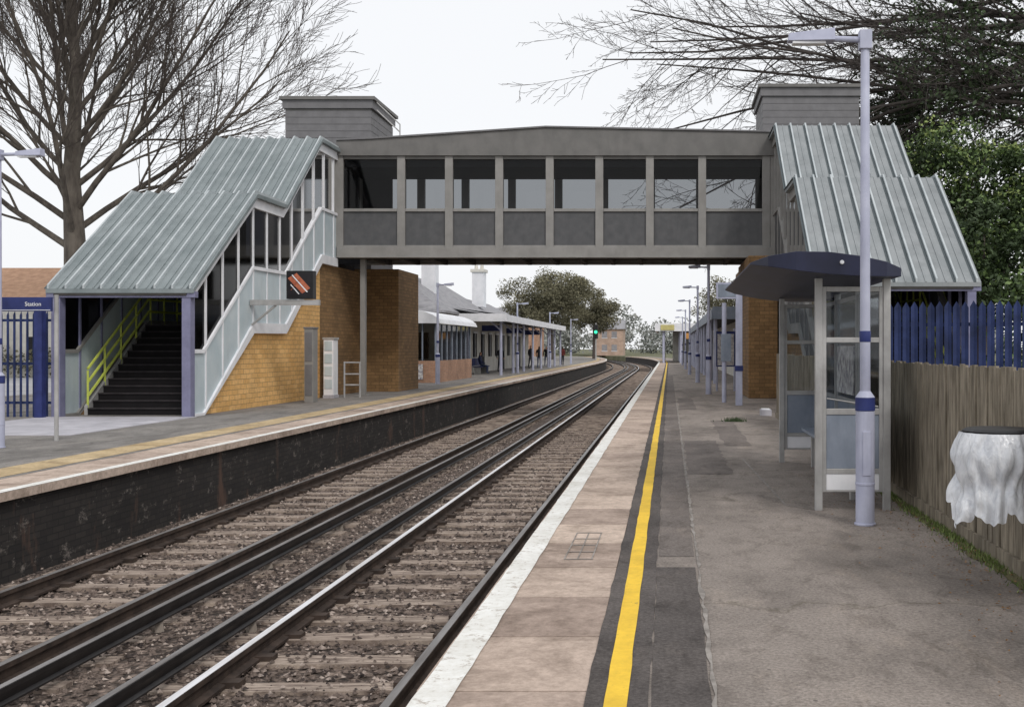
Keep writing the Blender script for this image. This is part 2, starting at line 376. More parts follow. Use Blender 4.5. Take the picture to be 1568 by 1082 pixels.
b.part('wall'); b.loft([(-7.7, -.1), (-7.43, -.1), (-7.43, -1.12)], YP, brick_bk)
b.part('coping'); y = -8
while y < 109:
    b.box(-8.15, -7.35+R.uniform(-.004, .004), y+.007, y+.913, -.1, R.uniform(-.004, 0), slab); y += .92
b.loft([(-8.15, 0), (-7.35, 0), (-7.35, -.1)], [y for y in YP if y >= 109], slab)
b.part('surface'); b.loft([(-22, 0), (-8.15, 0)], YP, asp_l); b.loft([(-22, -.06), (-8.2, -.06)], YP, asp_d)
b.part('tactile_strip'); b.loft([(-8.85, .004), (-8.25, .004)], fine, tact, wob=.006)
b.part('white_edge_line'); b.loft([(-7.52, .004), (-7.365, .004)], fine, wpaint, wob=.004)
b.part('landing_paving'); b.box(-14.4, -10.9, 19.0, 24.1, -.02, .012, conc)
b.done()

# ------------------------------------------------------------------ staircases + footbridge
def interp(pts, y):
    if y <= pts[0][0]: return pts[0][1]
    for (a, za), (c, zc) in zip(pts, pts[1:]):
        if y <= c: return za+(zc-za)*(y-a)/(c-a)
    return pts[-1][1]
def staircase(name, xin, xout, roof, floor, lit):
    sg = 1 if xin > xout else -1
    b = B(name); x0, x1 = min(xin, xout), max(xin, xout)
    ybr = sorted(set([24.2]+[p[0] for p in roof[1:]]+[p[0] for p in floor]+[34.75]))
    ybr = [y for y in ybr if 24.2 <= y <= 34.75]
    rf = lambda y: interp(roof, y); ff = lambda y: interp(floor, y)
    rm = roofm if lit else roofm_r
    b.part('roof')
    ry = [p[0] for p in roof]; rz = [p[1] for p in roof]
    b.band(x0-.2, x1+.2, ry, [z-.1 for z in rz], rz, rm)
    b.part('roof_ribs'); n = 8
    for i in range(n+1):
        x = x0-.15+(x1-x0+.26)*i/n
        b.band(x-.022, x+.022, ry, [z-.005 for z in rz], [z+.09 for z in rz], ribm)
        b.band(x-.085, x-.024, ry, [z-.004 for z in rz], [z+.012 for z in rz], fold_shadow)  # painted shadow band beside the rib
        if i < n: b.band(x+.20, x+.23, ry, [z-.004 for z in rz], [z+.022 for z in rz], rm)
    for (xp, inner) in ((xin, True), (xout, False)):
        xa, xb = xp-.05, xp+.05
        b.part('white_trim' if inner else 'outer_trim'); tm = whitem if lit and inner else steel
        b.band(xa-.03, xb+.03, ybr, [ff(y)-.22 if y > 24.8 else 0.0 for y in ybr], [ff(y)+.06 for y in ybr], tm)
        b.band(xa-.02, xb+.02, ybr, [ff(y)+1.47 for y in ybr], [ff(y)+1.56 for y in ybr], tm)
        b.band(xa-.035, xb+.035, ybr, [rf(y)-.36 for y in ybr], [rf(y)-.105 for y in ybr], tm)
        b.part('side_panels'); b.band(xp-.02, xp+.02, ybr, [ff(y)+.06 for y in ybr], [ff(y)+1.47 for y in ybr], palem if lit else panel_d)  # unlit staircase: side shadow put into the darker panel colour
        b.part('side_windows'); b.band(xp-.008, xp+.008, ybr, [ff(y)+1.56 for y in ybr], [rf(y)-.36 for y in ybr], g_dark)
        b.part('mullions'); y = 24.95
        while y < 34.7:
            b.box(xp-.045, xp+.045, y-.03, y+.03, ff(y)+.05, rf(y)-.3, tm if inner else violet); y += .95
    t = .22
    b.part('brick_base')
    xi = (xin-.04-t, xin-.04) if sg > 0 else (xin+.04, xin+.04+t)
    yb_ = [24.95]+[y for y in ybr if 24.95 < y <= 33.3]+[33.3]
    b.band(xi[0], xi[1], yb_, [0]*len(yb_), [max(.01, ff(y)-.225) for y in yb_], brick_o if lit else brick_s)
    b.band(xi[0], xi[1], [33.3, 37.9], [0, 0], [4.3, 4.3], brick_s)  # wall beneath the bridge, its shade painted by the darker brick
    xo = (xout+.04, xout+.04+t) if sg > 0 else (xout-.04-t, xout-.04)
    b.band(xo[0], xo[1], [24.95, 27.75, 30.1, 33.3, 37.9], [0]*5, [.01, ff(27.75)-.225, ff(30.1)-.225, 4.2, 4.2], brick_s)
    b.part('steps'); sx0, sx1 = x0+.3, x1-.3
    def flight(ya, za, yb_, zb):
        n = 13
        for i in range(n):
            z = za+(zb-za)*(i+1)/n; y = ya+(yb_-ya)*i/n
            b.box(sx0, sx1, y, yb_+.3, z-(zb-za)/n, z-.03, riserm)
            b.box(sx0+.002, sx1-.002, y-.03, y+(yb_-ya)/n+.02, z-.03, z, stepm)
    fl = floor
    flight(fl[0][0], 0, fl[1][0], fl[1][1]); flight(fl[2][0], fl[2][1], fl[3][0], fl[3][1])
    b.box(sx0, sx1, fl[1][0]+.02, fl[2][0]+.3, fl[1][1]-.25, fl[1][1]-.004, stepm)
    b.box(sx0, sx1, fl[3][0]+.02, 37.8, fl[3][1]-.25, fl[3][1]-.004, stepm)
    b.part('stringers')
    for xs_ in (sx0-.09, sx1+.0):
        b.band(xs_, xs_+.08, [24.8, fl[1][0], fl[2][0], fl[3][0]], [0.0, fl[1][1]-.28, fl[2][1]-.28, fl[3][1]-.28], [.22, fl[1][1]+.12, fl[2][1]+.12, fl[3][1]+.12], alum)
    b.part('handrails')
    for xr in (x0+.27, x1-.27):
        pts = [(24.5, .0), (24.85, .1), (fl[1][0], fl[1][1]), (fl[2][0], fl[2][1]), (fl[3][0], fl[3][1])]
        for h in (.35, .68, 1.0):
            for (ya, za), (yc, zc) in zip(pts[1:], pts[2:]): b.tube((xr, ya, za+h), (xr, yc, zc+h), .034, None, 6, lime)
        y = 24.85
        while y < 33:
            b.tube((xr, y, ff(y)), (xr, y, ff(y)+1.02), .026, None, 6, lime); y += .75
    for h in (.35, .68, 1.0): b.tube((x0+.27, fl[1][0]+1.6, fl[1][1]+h), (x0+.27+1.3, fl[1][0]+1.6, fl[1][1]+h), .032, None, 6, lime)
    b.part('entrance_frame')
    for x in (x0, x1): b.box(x-.1, x+.1, 24.0, 24.22, 0, 2.95, violet)
    b.box(x0-.21, x1+.21, 23.98, 24.15, roof[0][1]-.2, roof[0][1]-.06, violet)
    b.part('ceiling'); b.band(x0-.02, x1+.02, ry, [z-.16 for z in rz], [z-.11 for z in rz], under_d)
    b.part('back_wall'); b.box(x0+.06, x1-.06, 37.72, 37.8, 4.6, 8.0, darkm)
    b.done()
floorp = [(24.8, 0), (27.75, 2.2), (30.1, 2.22), (33.2, 4.5), (34.8, 4.5)]
staircase('footbridge_staircase', -11.1, -14.1, [(23.95, 2.95), (27.7, 5.67), (29.85, 5.67), (32.9, 8.17), (37.7, 8.17)], floorp, True)
staircase('footbridge_staircase', 3.5, 6.95, [(23.95, 3.1), (27.7, 6.1), (29.85, 6.1), (32.9, 8.58), (37.7, 8.58)], floorp, False)

b = B('footbridge'); Y0, Y1 = 34.8, 37.6
PX = [-10.98, -8.92, -7.33, -5.66, -3.98, -2.33, -.65, 1.09, 3.22]
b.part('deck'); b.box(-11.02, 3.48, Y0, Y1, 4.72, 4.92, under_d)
b.part('bottom_girder')
for ya, yb in ((Y0-.12, Y0+.14), (Y1-.14, Y1+.12)):
    b.box(-11.05, 3.5, ya, yb, 4.62, 4.93, steel); b.box(-11.05, 3.5, ya-.05, yb+.05, 4.58, 4.622, steel)
x = -10
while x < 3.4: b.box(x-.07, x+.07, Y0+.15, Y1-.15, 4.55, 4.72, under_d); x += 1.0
b.part('posts')
for ya, yb in ((Y0-.08, Y0+.12), (Y1-.12, Y1+.08)):
    for p in PX: b.box(p-.13, p+.13, ya, yb, 4.93, 7.96, steel)
    b.box(3.36, 3.5, ya+.003, yb-.003, 4.93, 7.96, steel)
b.part('rails')
for ya, yb in ((Y0-.05, Y0+.09), (Y1-.09, Y1+.05)):
    for p, q in zip(PX, PX[1:]):
        b.box(p+.13, q-.13, ya, yb, 6.12, 6.22, steel); b.box(p+.13, q-.13, ya, yb, 4.93, 5.0, steel); b.box(p+.13, q-.13, ya, yb, 7.86, 7.96, steel_d)
b.part('lower_panels')
for ya in (Y0+.01, Y1-.04):
    for p, q in zip(PX, PX[1:]): b.box(p+.13, q-.13, ya, ya+.03, 5.0, 6.12, panel_d)
b.part('windows')
for ya in (Y0+.02, Y1-.02):
    for p, q in zip(PX, PX[1:]): b.quad((p+.13, ya, 6.22), (q-.13, ya, 6.22), (q-.13, ya, 7.86), (p+.13, ya, 7.86), g_bridge)
b.part('fascia_roof')
rx = [-11.05, -9.8, -4.1, 3.55]; rzz = [8.45, 8.5, 8.88, 8.72]
vs = []
for x, z in zip(rx, rzz): vs += [(x, Y0-.16, 7.96), (x, Y1+.16, 7.96), (x, Y1+.16, z), (x, Y0-.16, z)]
fs = []
for i in range(3):
    for k in range(4): fs.append((4*i+k, 4*i+(k+1) % 4, 4*i+4+(k+1) % 4, 4*i+4+k))
fs += [(3, 2, 1, 0), (12, 13, 14, 15)]
b.add(vs, fs, steel_d)
vs = []
for x, z in zip(rx, rzz): vs += [(x, Y0-.22, z+.002), (x, Y1+.22, z+.002), (x, Y1+.22, z+.06), (x, Y0-.22, z+.06)]
b.add(vs, fs, cladm)
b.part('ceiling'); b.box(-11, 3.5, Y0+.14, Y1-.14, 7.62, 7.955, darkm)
b.part('end_walls'); b.box(3.52, 3.6, Y0, Y1, 4.7, 8.4, steel)
b.box(-10.95, -9.9, Y1-.3, Y1-.2, 4.93, 7.6, darkm)
b.done(bevel=.008)

def lift(name, x0, x1, y0, y1, zt, bx0, bx1):
    b = B(name)
    b.part('brick_shaft'); b.box(bx0, bx1, y0, y1, 0, 4.45, brick_s)
    b.part('core'); b.box(x0+.02, x1-.02, y0+.02, y1-.02, 4.45, zt-.1, steel_d)
    b.part('cladding_boards'); z = 4.47
    while z < zt-.5:
        b.box(x0, x1, y0, y1, z, z+.238, cladm); z += .25
    b.part('cornice'); b.box(x0-.08, x1+.08, y0-.08, y1+.08, zt-.42, zt-.12, cladm); b.box(x0-.17, x1+.17, y0-.17, y1+.17, zt-.12, zt, steel_d)
    b.done(bevel=.004)
lift('lift_tower', -13.97, -10.85, 38.0, 41.0, 10.7, -13.9, -9.85)
lift('lift_tower', 3.4, 6.9, 38.0, 41.0, 11.15, 2.6, 6.8)
b = B('brick_pier'); b.box(2.5, 3.42, 33.0, 37.9, 0, 4.5, brick_s); b.done(bevel=.01)
b = B('roof_guard_rail')
for dz in (0, .28): b.tube((-10.7, 38.2, 10.55-dz), (-9.85, 38.2, 9.75-dz), .025, None, 6, alum)
b.tube((-9.85, 38.2, 9.75), (-9.85, 38.2, 8.5), .025, None, 6, alum)
b.done()

# ------------------------------------------------------------------ under-bridge equipment (left)
b = B('steel_column'); b.box(-10.42, -10.26, 35.2, 35.4, .03, 4.58, steel); b.box(-10.56, -10.12, 35.05, 35.55, 0, .03, steel); b.done(bevel=.005)
b = B('equipment_cabinet'); b.box(-10.95, -10.6, 33.0, 33.5, 0, .1, conc); b.box(-10.93, -10.62, 33.02, 33.48, .1, 1.85, whitem); b.box(-10.96, -10.59, 33.0, 33.5, 1.85, 1.92, alum)
for k in range(4): b.box(-10.90, -10.66, 33.005, 33.02, .3+.4*k, .6+.4*k, palem)
b.done(bevel=.01)
b = B('equipment_cabinet'); b.box(-10.66, -10.4, 30.5, 30.9, 0, 2.15, steel); b.box(-10.68, -10.38, 30.48, 30.92, 2.15, 2.2, cladm); b.box(-10.63, -10.43, 30.485, 30.5, .2, 1.1, cladm); b.box(-10.63, -10.43, 30.485, 30.5, 1.2, 2.05, cladm); b.done(bevel=.006)
b = B('pedestrian_barrier')
for x in (-10.45, -9.95): b.tube((x, 33.6, 0), (x, 33.6, 1.15), .03, None, 8, alum)
for z in (.4, .75, 1.12): b.tube((-10.45, 33.6, z), (-9.95, 33.6, z), .025, None, 8, alum)
b.done()
b = B('information_screen')
b.part('bracket'); b.box(-11.06, -9.25, 27.55, 27.7, 2.72, 2.86, alum); b.tube((-11.04, 27.62, 2.2), (-10.4, 27.62, 2.72), .03, None, 6, alum)
b.part('casing'); b.box(-10.08, -9.38, 27.5, 27.75, 2.88, 3.62, blackm)
b.part('screen'); b.quad((-10.02, 27.49, 2.95), (-9.44, 27.49, 2.95), (-9.44, 27.49, 3.55), (-10.02, 27.49, 3.55), screen_d)
for (xa, za, xb, zb, w, m_) in ((-9.98, 3.42, -9.6, 3.02, .06, screen_o), (-9.84, 3.5, -9.48, 3.1, .06, screen_o), (-9.92, 3.5, -9.52, 3.05, .018, whitem), (-9.96, 3.25, -9.74, 3.0, .014, whitem), (-9.95, 3.1, -9.7, 3.42, .014, screen_o)):
    b.quad((xa-w, 27.484, za), (xb-w, 27.484, zb), (xb+w*.6, 27.484, zb+w), (xa+w*.6, 27.484, za+w), m_)
b.done()

# ------------------------------------------------------------------ passenger shelter (right)
b = B('platform_shelter'); XL, XR, YN, YF, H = 1.47, 2.14, 10.3, 14.6, 2.28
def frame_panel(b, p, q):
    p = Vector(p); q = Vector(q); d = (q-p); d.normalize(); n = Vector((-d.y, d.x, 0))
    def bar(s0, s1, z0, z1, w, mat):
        a = p+d*s0; c = p+d*s1; vs = []
        for z in (z0, z1):
            for pt, sg in ((a, -1), (c, -1), (c, 1), (a, 1)): vs.append((pt.x+n.x*w*sg, pt.y+n.y*w*sg, z))
        b.add(vs, [(3, 2, 1, 0), (4, 5, 6, 7), (0, 1, 5, 4), (1, 2, 6, 5), (2, 3, 7, 6), (3, 0, 4, 7)], mat)
    Lh = (q-p).length
    b.part('frames')
    bar(.03, .075, .18, 2.2, .018, alum); bar(Lh-.075, Lh-.03, .18, 2.2, .018, alum)
    for za, zb in ((.18, .2), (.36, .41), (.94, 1.0), (1.65, 1.7), (2.15, 2.2)): bar(.075, Lh-.075, za, zb, .017, alum)
    b.part('kick_plates'); bar(.075, Lh-.075, .2, .36, .008, whitem)
    b.part('solid_panels'); bar(.075, Lh-.075, .41, .94, .008, bluegrey)
    b.part('glazing'); bar(.075, Lh-.075, 1.0, 1.65, .004, g_clear); bar(.075, Lh-.075, 1.7, 2.15, .004, g_clear)
b.part('posts')
for x, y in ((XL, YN), (XR, YN), (XL+.1, YF), (XR, YF), (XR, 11.8), (XR, 13.3)): b.box(x-.035, x+.035, y-.035, y+.035, 0, H, alum)
frame_panel(b, (XL, YN, 0), (XR, YN, 0)); frame_panel(b, (XL+.1, YF, 0), (XR, YF, 0))
for ya, yb in ((YN, 11.8), (11.8, 13.3), (13.3, YF)): frame_panel(b, (XR, ya, 0), (XR, yb, 0))
b.part('diagonal'); b.tube((XL+.08, YN, 1.10), (XR-.08, YN, 1.02), .008, None, 6, alum)
b.part('bench'); b.box(1.82, 2.08, 10.7, 14.4, .46, .5, bluegrey)
for y in (11, 12.5, 14): b.box(1.9, 1.95, y-.03, y+.03, 0, .46, alum)
b.part('timetable_case'); b.box(2.10, 2.12, 11.95, 13.1, 1.05, 1.62, poster)
b.part('roof')
rxs = [.80, .95, 1.2, 1.5, 1.8, 2.05, 2.22]; top = [2.44, 2.48, 2.51, 2.50, 2.46, 2.41, 2.36]; bot = [2.42, 2.38, 2.33, 2.29, 2.27, 2.27, 2.28]
yn = [10.35, 10.05, 9.88, 9.82, 9.8, 9.85, 10.0]; yf = [15.0, 15.2, 15.3, 15.35, 15.35, 15.35, 15.3]
vs = []
for i in range(7): vs += [(rxs[i], yn[i], bot[i]), (rxs[i], yf[i], bot[i]), (rxs[i], yf[i], top[i]), (rxs[i], yn[i], top[i])]
fs = []
for i in range(6):
    for k in range(4): fs.append((4*i+k, 4*i+(k+1) % 4, 4*i+4+(k+1) % 4, 4*i+4+k))
fs += [(3, 2, 1, 0), (24, 25, 26, 27)]
b.add(vs, fs, navy)
b.part('camera_dome'); b.tube((1.62, 9.81, 2.4), (1.62, 9.79, 2.4), .022, .018, 12, whitem)
b.done(bevel=.004)

# ------------------------------------------------------------------ lamp posts
def lamp(x, y, h, dirx=-1, fat=1.15, rr=.085, headl=.42):
    b = B('street_lamp')
    b.part('base'); b.tube((x, y, 0), (x, y, fat-.12), rr, rr, 24, lav)
    b.tube((x, y, .0), (x, y, .02), rr*1.15, rr*1.15, 24, lav); b.tube((x, y, .36), (x, y, .385), rr*1.05, None, 24, lav)
    b.part('blue_band'); b.tube((x, y, fat-.12), (x, y, fat), rr*1.05, rr*1.05, 24, bluem); b.tube((x, y, fat), (x, y, fat+.06), rr*1.05, rr*.55, 24, lav)
    b.part('column'); b.tube((x, y, fat+.05), (x, y, h), rr*.56, rr*.46, 18, lav)
    b.tube((x, y, fat+.5), (x, y, fat+.6), rr*.6, None, 18, bluem)
    b.part('door'); b.box(x-.035, x+.035, y-rr-.006, y-rr+.02, .45, .85, lav)
    b.part('arm'); s = dirx
    b.box(x-.055, x+.055, y-.055, y+.055, h-.13, h+.04, lav)
    b.tube((x, y, h-.04), (x+s*.34, y, h-.03), .028, .028, 10, lav)
    b.part('lantern')
    xa, xb = x+s*.28, x+s*(.28+headl); xx0, xx1 = min(xa, xb), max(xa, xb)
    vs = [(xx0, y-.05, h-.06), (xx1, y-.08, h-.06), (xx1, y+.08, h-.06), (xx0, y+.05, h-.06), (xx0+.01, y-.04, h+.01), (xx1, y-.06, h+.055), (xx1, y+.06, h+.055), (xx0+.01, y+.04, h+.01)]
    b.add(vs, [(3, 2, 1, 0), (4, 5, 6, 7), (0, 1, 5, 4), (1, 2, 6, 5), (2, 3, 7, 6), (3, 0, 4, 7)], lav)
    b.box(xx0+.04, xx1-.08, y-.045, y+.045, h-.085, h-.0605, whitem)
    b.done(bevel=.005, sparts=('column',))
lamp(1.77, 9.45, 4.42)
lamp(-10.72, 16.7, 4.72, 1, 1.15)
lamp(-19.3, 28, 5.2, 1, 1.0)
for y, x, d in ((36, 1.35, -1), (48, 1.3, -1), (62, 1.2, -1), (78, 1.2, -1), (96, 1.2, -1)): lamp(x, y, 4.4, d, 1.3, .1)
for y, x in ((46, -10.2), (66, -9.6), (84, -9.6), (104, -9.8)): lamp(x, y, 4.4, 1, 1.3, .1)
b = B('help_point_post')
b.part('post'); b.box(1.84, 2.02, 28.9, 29.1, 0, 3.1, lav); b.box(1.82, 2.04, 28.88, 29.12, .95, 1.1, bluem)
b.part('sign_board'); b.box(1.3, 1.95, 28.93, 29.05, 2.95, 3.4, lav); b.box(1.35, 1.9, 28.92, 28.93, 3.0, 3.35, bluegrey)
b.part('second_post'); b.tube((1.6, 30.5, 0), (1.6, 30.5, 2.9), .07, .07, 10, lav)
b.part('panel'); b.box(1.5, 1.8, 30.4, 30.44, 1.2, 2.0, bluegrey)
b.done(bevel=.006)
b = B('notice_board'); b.tube((1.75, 38.5, 0), (1.75, 38.5, 2.3), .04, None, 8, lav); b.tube((2.4, 38.5, 0), (2.4, 38.5, 2.3), .04, None, 8, lav)
b.part('board'); b.box(1.72, 2.43, 38.46, 38.54, .9, 2.2, bluem); b.box(1.77, 2.38, 38.45, 38.458, .95, 2.1, poster); b.done()
b = B('concrete_plinth'); b.box(2.15, 2.4, 24.5, 24.9, .0, .14, conc); b.box(2.18, 2.37, 24.53, 24.87, .14, .16, whitem); b.done(bevel=.005)

# ------------------------------------------------------------------ fences
b = B('wooden_fence'); b.part('boards'); y = 3.5
while y < 24:
    w = R.uniform(.085, .1); dx = R.uniform(-.006, .006); lean = R.uniform(-.004, .004); h = 1.45+R.uniform(-.014, .014)
    vs = [(2.46+dx, y, .02), (2.482+dx, y, .02), (2.482+dx, y+w, .02), (2.46+dx, y+w, .02), (2.46+dx+lean, y+lean, h), (2.482+dx+lean, y+lean, h), (2.482+dx+lean, y+w+lean, h), (2.46+dx+lean, y+w+lean, h)]
    b.add(vs, [(3, 2, 1, 0), (4, 5, 6, 7), (0, 1, 5, 4), (1, 2, 6, 5), (2, 3, 7, 6), (3, 0, 4, 7)], woodm)
    y += w+R.uniform(.002, .012)
b.part('posts')
for k in range(9): b.box(2.49, 2.59, 3.6+2.5*k, 3.7+2.5*k, -.05, 1.42, woodm)
b.part('rails')
for z in (.35, 1.15): b.box(2.484, 2.53, 3.5, 24, z, z+.08, woodm)
b.part('gravel_board'); b.box(2.43, 2.455, 3.5, 24, -.02, .12, woodm)
b.done()
def palisade(name, p, q, z1, mat, sp=.15, rails=(.4, 1.9), w=.035):
    b = B(name); p = Vector(p); q = Vector(q); d = q-p; Ln = d.length; d.normalize(); n = Vector((-d.y, d.x))
    b.part('pales'); t = 0
    while t < Ln:
        c = p+d*t; a = c-d*w; e = c+d*w; h = z1+R.uniform(-.01, .01)
        vs = [(a.x-n.x*.012, a.y-n.y*.012, 0), (c.x+n.x*.012, c.y+n.y*.012, 0), (e.x-n.x*.012, e.y-n.y*.012, 0),
              (a.x-n.x*.012, a.y-n.y*.012, h-.1), (c.x+n.x*.012, c.y+n.y*.012, h), (e.x-n.x*.012, e.y-n.y*.012, h-.1)]
        b.add(vs, [(0, 1, 4, 3), (1, 2, 5, 4)], mat); t += sp
    b.part('rails')
    for z in rails:
        vs = []
        for zz in (z, z+.06):
            for c, s in ((p, .015), (q, .015), (q, .06), (p, .06)): vs.append((c.x+n.x*s, c.y+n.y*s, zz))
        b.add(vs, [(3, 2, 1, 0), (4, 5, 6, 7), (0, 1, 5, 4), (1, 2, 6, 5), (2, 3, 7, 6), (3, 0, 4, 7)], mat)
    b.part('posts'); t = 0
    while t < Ln+.1:
        c = p+d*t; b.box(c.x-.04, c.x+.04, c.y+.03, c.y+.1, -.05, z1-.15, mat); t += 2.6
    b.done()
palisade('palisade_fence', (3.3, 17.6), (9.5, 15.4), 2.36, fence_b, .135, (.5, 1.95), .058)
palisade('palisade_fence', (-23.5, 24.1), (-14.25, 24.1), 2.45, fence_b, .15, (.3, 1.2, 2.2), .03)
b = B('gate_post'); b.box(-14.42, -14.24, 23.7, 23.88, 0, 2.5, bluem); b.box(-14.44, -14.22, 23.68, 23.9, 2.5, 2.54, bluem); b.done(bevel=.01)

b = B('station_sign'); b.part('posts')
b.tube((-10.5, 17.9, 0), (-10.5, 17.9, 2.5), .035, None, 10, alum); b.tube((-12.3, 17.9, 0), (-12.3, 17.9, 2.5), .035, None, 10, alum)
b.part('board'); b.box(-12.4, -10.55, 17.84, 17.88, 2.22, 2.46, bluem); b.box(-12.38, -10.57, 17.835, 17.84, 2.235, 2.245, whitem)
sg = b.done(bevel=.004)
tc = bpy.data.curves.new('lettering', 'FONT'); tc.body = 'Station'; tc.size = .1; tc.extrude = .002; tc.materials.append(whitem)
to = bpy.data.objects.new('lettering', tc); sc.collection.objects.link(to); to.parent = sg
to.rotation_euler = (math.radians(90), 0, 0); to.location = Vector((-11.0, 17.83, 2.31))-sg.location

# ------------------------------------------------------------------ covered litter bin
b = B('covered_litter_bin')
b.part('bin'); b.tube((2.2, 6.95, .6), (2.2, 6.95, 1.02), .17, .19, 24, bluegrey); b.part('lid')
vs = []; n = 24
for z, s in ((1.02, 1.0), (1.05, 1.02), (1.065, .9)):
    for i in range(n): t = 2*math.pi*i/n; vs.append((2.19+.235*s*math.cos(t), 6.95+.22*s*math.sin(t), z))
fs = [(k*n+i, k*n+(i+1) % n, (k+1)*n+(i+1) % n, (k+1)*n+i) for k in range(2) for i in range(n)]+[tuple(range(2*n, 3*n))]
b.add(vs, fs, blackm)
b.part('bracket'); b.box(2.38, 2.46, 6.9, 7.0, .6, .9, alum)
b.part('plastic_cover'); n = 180; rows = 40; vs = []
for k in range(rows+1):
    u = k/rows
    for i in range(n):
        t = 2*math.pi*i/n; c, s_ = math.cos(t), math.sin(t)
        # vertical pleats that wander and deepen towards the hem + a tie-in at mid height
        tw = t+.25*noise.noise(Vector((c*1.5, s_*1.5, u*1.6)))
        pl = abs(math.sin(6.5*tw+1.0))*.6+abs(math.sin(10.5*tw+2.3*u))*.4
        rr = .238+.045*math.sin(min(u*3, 1)*math.pi/2)-.05*math.exp(-((u-.62)/.16)**2)+.02*u
        rr += (pl-.5)*(.012+.06*u)+.02*noise.noise(Vector((c*5, s_*5, u*5)))*(.4+u)
        zb = .56+.12*noise.noise(Vector((c*1.8, s_*1.8, 9)))+.05*noise.noise(Vector((c*7, s_*7, 2)))-.07*(1 if math.cos(t-3.9) > .75 else 0)
        z = 1.04-(1.04-zb)*u
        vs.append((min(2.18+rr*c, 2.44), 6.95+rr*.95*s_, z))
fs = [(k*n+i, k*n+(i+1) % n, (k+1)*n+(i+1) % n, (k+1)*n+i) for k in range(rows) for i in range(n)]
b.add(vs, fs, plastic)
b.done(sparts=('plastic_cover',))

# moss, grass and dead leaves
b = B('grass_verge')
b.part('moss'); yv = [4+.06*i for i in range(160)]; vs = []
for y in yv: vs += [(2.33+.1*noise.noise(Vector((y*1.3, 0, 0)))+.04*noise.noise(Vector((y*7, 3, 0)))+R.uniform(-.015, .015), y, .006), (2.43, y, .012)]
b.add(vs, [(2*i, 2*i+1, 2*i+3, 2*i+2) for i in range(len(yv)-1)], mossm)
b.part('blades')
for i in range(5200):
    y = 4+9.5*R.random(); x = 2.43-abs(R.gauss(0, .07)); h = R.uniform(.015, .06)
    if math.sin(y*2.3)+math.sin(y*5.1) < R.uniform(-2, .6): continue
    a = R.uniform(0, 6.28); dx, dy = .005*math.cos(a), .005*math.sin(a)
    b.add([(x-dx, y-dy, .005), (x+dx, y+dy, .005), (x+R.uniform(-.025, .025), y+R.uniform(-.025, .025), h)], [(0, 1, 2)], grassm if R.random() < .75 else leaf3)
b.part('dead_leaves')
for i in range(760):
    y = 4.3+9*R.random(); x = 2.4-abs(R.gauss(0, .33)); a = R.uniform(0, 6.28); r = R.uniform(.006, .017); z = .012
    c, s_ = math.cos(a)*r, math.sin(a)*r
    b.add([(x-c, y-s_, z), (x+s_*.6, y-c*.6, z+R.uniform(0, .008)), (x+c, y+s_, z), (x-s_*.6, y+c*.6, z+R.uniform(0, .008))], [(0, 1, 2, 3)], leaf_b)
b.part('weeds')
for cxw, cyw, m_ in ((1.42, 22.6, 200), (2.38, 12, 60)):
    for i in range(m_):
        a = R.uniform(0, 6.28); r = abs(R.gauss(0, .1)); x = cxw+r*math.cos(a)*1.4; y = cyw+r*math.sin(a); h = R.uniform(.02, .12)
        b.add([(x-.01, y, .003), (x+.01, y, .003), (x+R.uniform(-.05, .05), y+R.uniform(-.04, .04), h)], [(0, 1, 2)], leaf2)
b.done()

# ------------------------------------------------------------------ station buildings
def hip(b, x0, x1, y0, y1, z0, z1, ins, mat, o=.35):
    x0 -= o; x1 += o; y0 -= o; y1 += o; xm = (x0+x1)/2
    vs = [(x0, y0, z0), (x1, y0, z0), (x1, y1, z0), (x0, y1, z0), (xm, y0+ins, z1), (xm, y1-ins, z1), (x0, y0, z0-.12), (x1, y0, z0-.12), (x1, y1, z0-.12), (x0, y1, z0-.12)]
    b.add(vs, [(0, 1, 4), (1, 2, 5, 4), (2, 3, 5), (3, 0, 4, 5), (6, 7, 1, 0), (7, 8, 2, 1), (8, 9, 3, 2), (9, 6, 0, 3), (9, 8, 7, 6)], mat)
b = B('station_building')
b.part('walls'); b.box(-18.5, -12.4, 56, 92, 0, 3.6, cream)
b.part('roof'); hip(b, -18.5, -12.4, 56, 74, 3.6, 5.9, 3.2, slate); hip(b, -18.3, -12.6, 75, 92, 3.55, 5.3, 3, slate)
b.part('chimneys')
for x, y in ((-14.2, 62), (-13.2, 72.5)):
    b.box(x-.4, x+.4, y-.5, y+.5, 4.4, 6.8, whitem); b.box(x-.5, x+.5, y-.6, y+.6, 6.8, 7.0, cream)
    for d in (-.2, .2): b.tube((x+d, y, 7.0), (x+d, y, 7.3), .13, .11, 8, cream)
b.part('windows_and_doors')
for k in range(12):
    y = 57.5+k*2.8
    b.box(-12.375, -12.34, y, y+1.1, (.0 if k % 3 == 1 else 1.0), 2.5, darkm); b.box(-12.35, -12.31, y-.08, y+1.18, 2.5, 2.62, whitem)
    b.box(-12.36, -12.33, y+.52, y+.58, 1.0, 2.5, whitem)
b.box(-13.9, -12.9, 55.94, 56.02, 1.0, 2.4, darkm); b.box(-16.4, -15.2, 55.94, 56.02, 1.0, 2.4, darkm)
b.part('canopy')
b.box(-12.39, -9.4, 60, 94, 3.35, 3.45, under_d)
b.add([(-12.39, 59.9, 3.9), (-9.35, 59.9, 3.47), (-9.35, 94.1, 3.47), (-12.39, 94.1, 3.9)], [(0, 1, 2, 3)], palem)
b.box(-9.4, -9.33, 59.9, 94.1, 3.1, 3.5, whitem); b.box(-12.39, -9.4, 59.84, 59.9, 3.1, 3.55, whitem)
b.part('canopy_columns')
